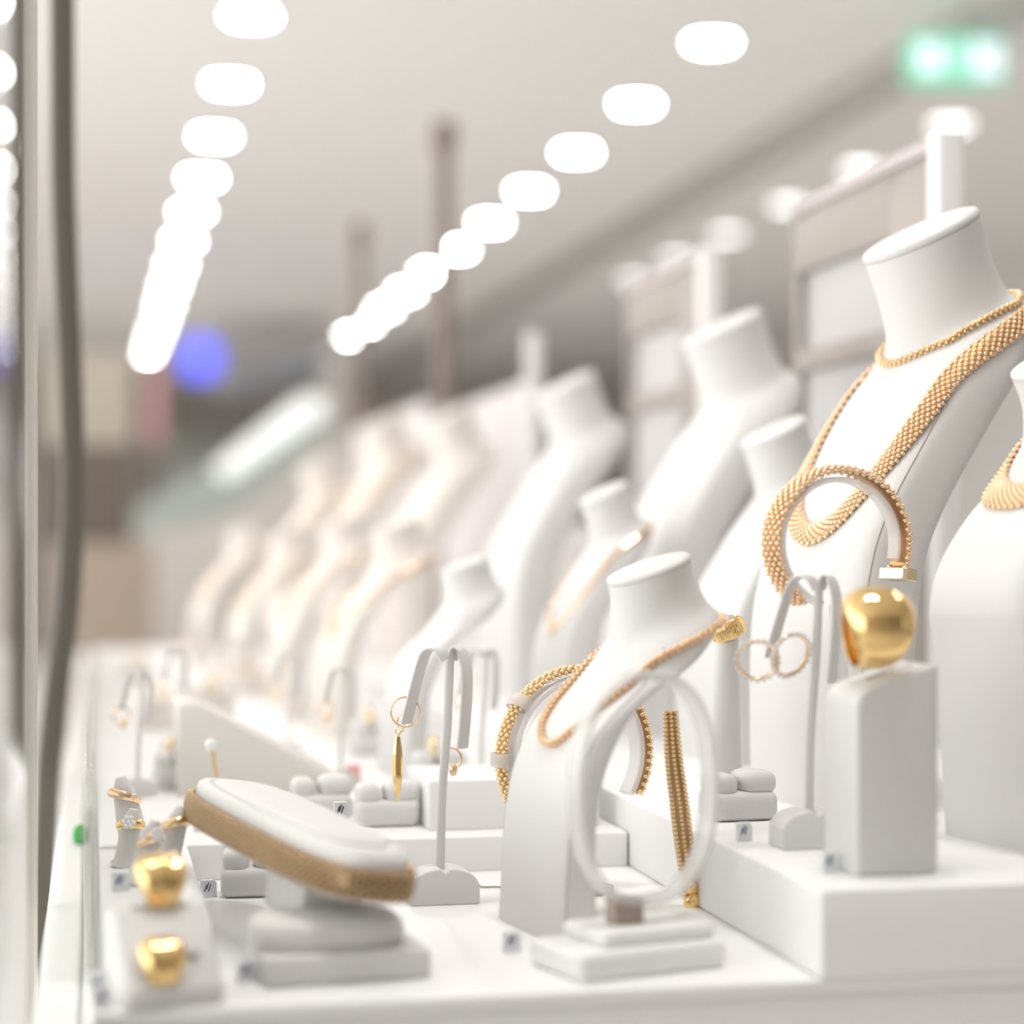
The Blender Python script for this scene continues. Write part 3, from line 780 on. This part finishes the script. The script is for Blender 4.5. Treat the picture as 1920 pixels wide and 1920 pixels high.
# taupe ramp with a gold stick pin
p = on(470, 1.50, .0214)
rm = thing('display_ramp', 'pale taupe sloping display ramp behind the tilted bracelet pad', 'display ramp', p, R(0))
m = M(); m.prism([(-.055, 0), (.06, 0), (.06, .012), (-.040, .066), (-.055, .066)], -.045, .045, 'Y', .003, 3); m.build('ramp_body', TAUPE, rm, 40)
p = W(398, 1405, 1.33)
sp = thing('stick_pin', 'gold stick pin with a pearl head behind the tilted bracelet pad', 'pin', p)
m = M(); m.sweep(smooth_path([(0, 0, 0), (.001, 0, -.008), (.003, 0, -.02), (.006, 0, -.038), (.008, 0, -.082)], 6), circ(.0016, 8)); m.build('stem', GOLD2, sp, 180)
m = M(); m.sphere((-.001, -.0005, .003), .0042, 3); m.build('pearl_head', PEARL, sp, 180)

# ------------------------------------------------------------------ busts and stands further back
def place_bust(src, S, nb, px, d, h, sc, label, group, neck_label, rz=RZ):
    o = dup(src, on(px, d, h), rz, label, group, sc)
    if neck_label:
        dup(nb, o.location, rz, neck_label, 'necklaces on the busts further back', sc)
    return o
# simpler chains for the far busts, shared by copies
pts, nr = drape(bvhA, frontA, BUST_BIG, 3.05, .003, True, .006, .001)
farA = None
GB = 'white neck busts further back'
def far_chain(label, o, big):
    global farA, farS
    key = 'farA' if big else 'farS'
    pr = globals().get(key)
    if pr: return dup(pr, o.location, o.rotation_euler.z, label, 'necklaces on the busts further back', o.scale.x)
    if big: P, Nn = pts, nr
    else: P, Nn = drape(bvhS, frontS, BUST_SMALL, 3.0, .002, True, .004, .001)
    t = thing('necklace', label, 'necklace', o.location, o.rotation_euler.z, 'necklaces on the busts further back', o.scale.x)
    a = M(); a.sweep(P, flat(.009 if big else .004, .003), Nn, True); a.build('chain', GOLD, t, 180)
    a = M()
    k = min(range(len(P)), key=lambda i: P[i].z); c = P[k]
    a.sphere(c + Vector((-.004, 0, -.006)), .007 if big else .004, 2, (.6, 1, 1.3)); a.build('pendant', GOLD2, t, 180)
    globals()[key] = t
    return t
farA = farS = None
BL = [
  (A, 1, 1335, 1.75, HP, 0.98, 'tall blurred white bust below the second white post'),
  (A, 1, 1435, 1.52, HP, 0.69, 'blurred white bust just left of the largest bust'),
  (A, 1, 1045, 2.20, HP, 0.94, 'blurred white bust standing left of the tall blurred bust'),
  (S1, 0, 850, 1.60, .0214, 0.87, 'blurred small white bust behind the middle earring stand'),
  (A, 1, 1120, 1.66, HP, 0.57, 'blurred white bust directly behind the small middle bust'),
  (A, 1, 825, 2.80, HP, 0.95, 'faint white bust in front of the brown partition post'),
  (S1, 0, 720, 1.95, .0214, 1.05, 'faint small cream bust left of the blurred small bust'),
  (A, 1, 700, 3.2, HP, 1.0, 'faint far cream bust left of the brown partition post'),
  (S1, 0, 620, 2.35, .0214, 1.1, 'very faint small cream bust in the middle of the low step'),
  (A, 1, 580, 3.45, HP, 0.85, 'farthest faint cream bust at the end of the counter'),
  (S1, 0, 520, 2.7, .0214, 1.05, 'very faint small cream bust toward the far end of the step'),
  (S1, 0, 440, 3.2, .0214, 1.1, 'farthest faint small cream bust on the low step'),
]
for src, big, px, d, h, sc, lab in BL:
    hh = h
    o = dup(src, on(px, d, hh), R(10), lab, GB, sc)
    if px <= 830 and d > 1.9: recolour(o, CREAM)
    if px <= 720 or px == 1120: far_chain('gold chain on the ' + lab, o, big)
ES = [(640, 1.50, .0214, 'blurred white earring stand behind the gold marquise earring'), (540, 1.72, .0214, 'blurred white earring stand further left on the low step'),
      (440, 1.95, .0214, 'blurred white earring stand above the taupe ramp'), (330, 1.75, .0214, 'blurred white earring stand near the counter rail'),
      (903, 1.43, .0214, 'blurred white earring stand left of the gold tube bracelet'), (360, 2.4, .0214, 'faint cream earring stand far along the counter rail'),
      (560, 2.1, .0214, 'faint cream earring stand amid the far small busts'), (260, 1.45, .0214, 'blurred white earring stand behind the ring cones at left')]
for px, d, h, lab in ES:
    k = 0.74 if px == 903 else 0.62
    o = dup(es1, on(px, d, h), R((px * 13) % 30 - 15), lab, 'white earring stands', k)
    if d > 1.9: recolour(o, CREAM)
    o2 = dup(de2, o.location + Matrix.Rotation(o.rotation_euler.z - R(50), 3, 'Z') @ (Vector((-.0215, -.006, .0975)) * k), R(px % 40), 'gold earring hanging on the ' + lab, 'gold earrings further back')
CU = [(450, 1.62), (340, 1.5), (700, 1.75), (400, 2.2), (300, 2.0), (260, 2.7), (480, 2.45), (820, 1.5)]
for i, (px, d) in enumerate(CU):
    o = dup(rc, on(px, d, .0214), R((px * 11) % 30 - 15),
            ['blurred ring cushion beside the taupe ramp', 'blurred ring cushion left of the taupe ramp by the rail', 'blurred ring cushion below the faint small bust', 'faint ring cushion beyond the taupe ramp',
             'faint ring cushion close to the rail', 'farthest ring cushion close to the rail', 'faint ring cushion between far earring stands', 'blurred ring cushion behind the middle earring stand'][i], 'white ring cushions')
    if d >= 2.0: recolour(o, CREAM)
    t = thing('ring', 'gold ring in the ' + o['label'], 'ring', o.location + Vector((-.003, 0, .027)), R(i * 37), 'gold rings further back')
    m = ring_mesh(.0085, .008, .004, .002, n=32, k=8); m.build('band', GOLD2, t, 180)
p = W(662, 1462, 1.50); m = M(); m.box((0, 0, 0), (.011, .003, .022), .001)
o = m.build('price_card', ROSET, None, 40, p); tag(o, 'small rose-red card among the blurred stands behind the gold band', 'card')

# ------------------------------------------------------------------ hall beyond the counter
# blue round sign on a bracket from the ceiling
p = W(376, 672, 13.5)
sg = thing('blue_sign', 'round blue lit sign hanging in the hall beyond', 'sign', p)
m = M(); m.lathe([(.14, -.03), (.15, -.025), (.15, .025), (.14, .03)], 40, Matrix.Rotation(PI / 2, 4, 'X')); m.build('disc', BLUE, sg, 40)
m = M(); m.box((0, 0, (CEIL - p.z) / 2 + .07), (.012, .012, CEIL - p.z - .15)); m.build('rod', METALW, sg)
# escalator
p = W(500, 850, 17.0)
ec = thing('escalator', 'white lit escalator with green glass side in the hall beyond', 'escalator', (p.x, p.y, 0))
k = 17.0 / F_PX
def E(px, py): return ((px - 500) * k, CAMZ - (py - HZ) * k)
def eprism(name, pts_, y0, y1, mt): m = M(); m.prism([E(*q) for q in pts_], y0, y1, 'Y', .01, 2); return m.build(name, mt, ec, 30)
eprism('lit_balustrade', [(420, 905), (395, 880), (560, 745), (600, 745), (600, 780)], -.25, -.18, ESCW)
eprism('glass_side', [(255, 1010), (255, 960), (395, 880), (420, 905), (600, 780), (600, 830), (430, 960)], -.24, -.19, ESCG)
eprism('truss', [(255, 1290), (255, 1010), (430, 960), (600, 830), (760, 800), (760, 1290)], -.26, .9, SHOPB)
eprism('dark_soffit', [(410, 740), (420, 700), (600, 655), (600, 700)], -.2, .9, ESCD)
eprism('end_column', [(600, 1290), (600, 620), (640, 620), (640, 1290)], -.2, .2, SHOPB)
# kiosk
p = W(165, 900, 11.0); k = 11.0 / F_PX
ks = thing('kiosk', 'dark kiosk with beige header at the far left of the hall', 'kiosk', (p.x, p.y, 0))
z = lambda py: CAMZ - (py - HZ) * k
m = M(); m.box((0, .2, (z(835) + z(1015)) / 2), (160 * k, .4, z(835) - z(1015)), .02); m.build('kiosk_body', KDARK, ks)
m = M(); m.box((.08, .2, z(1015) / 2), (190 * k, .38, z(1015)), .02); m.build('kiosk_base', KBROWN, ks)
m = M(); m.box((0, .2, (z(660) + z(835)) / 2), (165 * k, .42, z(660) - z(835)), .02); m.build('header', KBEIGE, ks)
p = W(290, 760, 14.5); k = 14.5 / F_PX
m = M(); m.box((0, 0, 0), (26 * k, .03, 150 * k), .005); m.box((0, 0, 75 * k + .5), (.02, .02, 1.0))
tag(m.build('banner', PINK, None, 40, p), 'narrow pink hanging banner left of the blue sign', 'banner')
# shop fronts on the back wall
m = M(); m.box((1.35, 24.6, 1.25), (1.2, .5, 2.5), .02); tag(m.build('shop_front', SHOPG), 'pale green glazed shop front at the end of the hall', 'shop front')
# green exit sign on the right wall
p = W(1765, 112, 7.1)
xs = thing('exit_sign', 'green lit escape sign with white pictogram hanging from the ceiling at upper right', 'sign', p, R(-8))
m = M(); m.box((0.05, .0, 0), (.34, .05, .17), .01); xb = m.build('sign_box', GREEN, xs)
m = M(); m.box((-.045, -.027, 0), (.085, .006, .10), .004); m.build('door_pictogram', SIGNW, xb)
m = M(); m.sphere((.055, -.028, .045), .014, 2, (1, .3, 1))
m.sweep([(.052, -.028, .028), (.045, -.028, -.01)], circ(.011, 8, .4)); m.sweep([(.045, -.028, -.01), (.075, -.028, -.03), (.07, -.028, -.06)], circ(.008, 8, .4))
m.sweep([(.045, -.028, -.01), (.025, -.028, -.035), (.0, -.028, -.04)], circ(.008, 8, .4)); m.sweep([(.05, -.028, .024), (.08, -.028, .01)], circ(.006, 8, .4))
m.sweep([(.05, -.028, .024), (.028, -.028, .008)], circ(.006, 8, .4)); m.build('running_figure', SIGNW, xb, 60)
m = M(); m.box((.155, -.027, 0), (.10, .006, .12), .004); m.build('white_panel', SIGNW, xb)
m = M(); m.box((.05, 0, (CEIL - p.z + .085) / 2), (.012, .012, CEIL - p.z - .087)); m.build('rod', METALW, xs)

# ------------------------------------------------------------------ world, camera, view
wd = bpy.data.worlds.new('hall_light'); bpy.context.scene.world = wd; wd.use_nodes = True
bg = wd.node_tree.nodes['Background']; bg.inputs[0].default_value = (1.0, 0.992, 0.982, 1); bg.inputs[1].default_value = 2.6

cd = bpy.data.cameras.new('camera'); cam = bpy.data.objects.new('camera', cd); COL.objects.link(cam)
cam.location = (0, 0, CAMZ); cam.rotation_euler = (PI / 2, 0, -TH)
cd.sensor_fit = 'HORIZONTAL'; cd.sensor_width = 36; cd.lens = F_PX / 1920 * 36
cd.shift_y = (HZ - 960) / 1920
cd.clip_start = 0.02; cd.clip_end = 100
cd.dof.use_dof = True; cd.dof.focus_distance = 1.17; cd.dof.aperture_fstop = cd.lens / 24.5
cd.dof.aperture_blades = 0
sc = bpy.context.scene
sc.camera = cam
sc.view_settings.view_transform = 'Standard'; sc.view_settings.look = 'None'
sc.view_settings.gamma = 1.0; sc.view_settings.use_curve_mapping = False
sc.view_settings.exposure = 0.2
sc.cycles.use_denoising = True
sc.cycles.max_bounces = 8; sc.cycles.transparent_max_bounces = 16
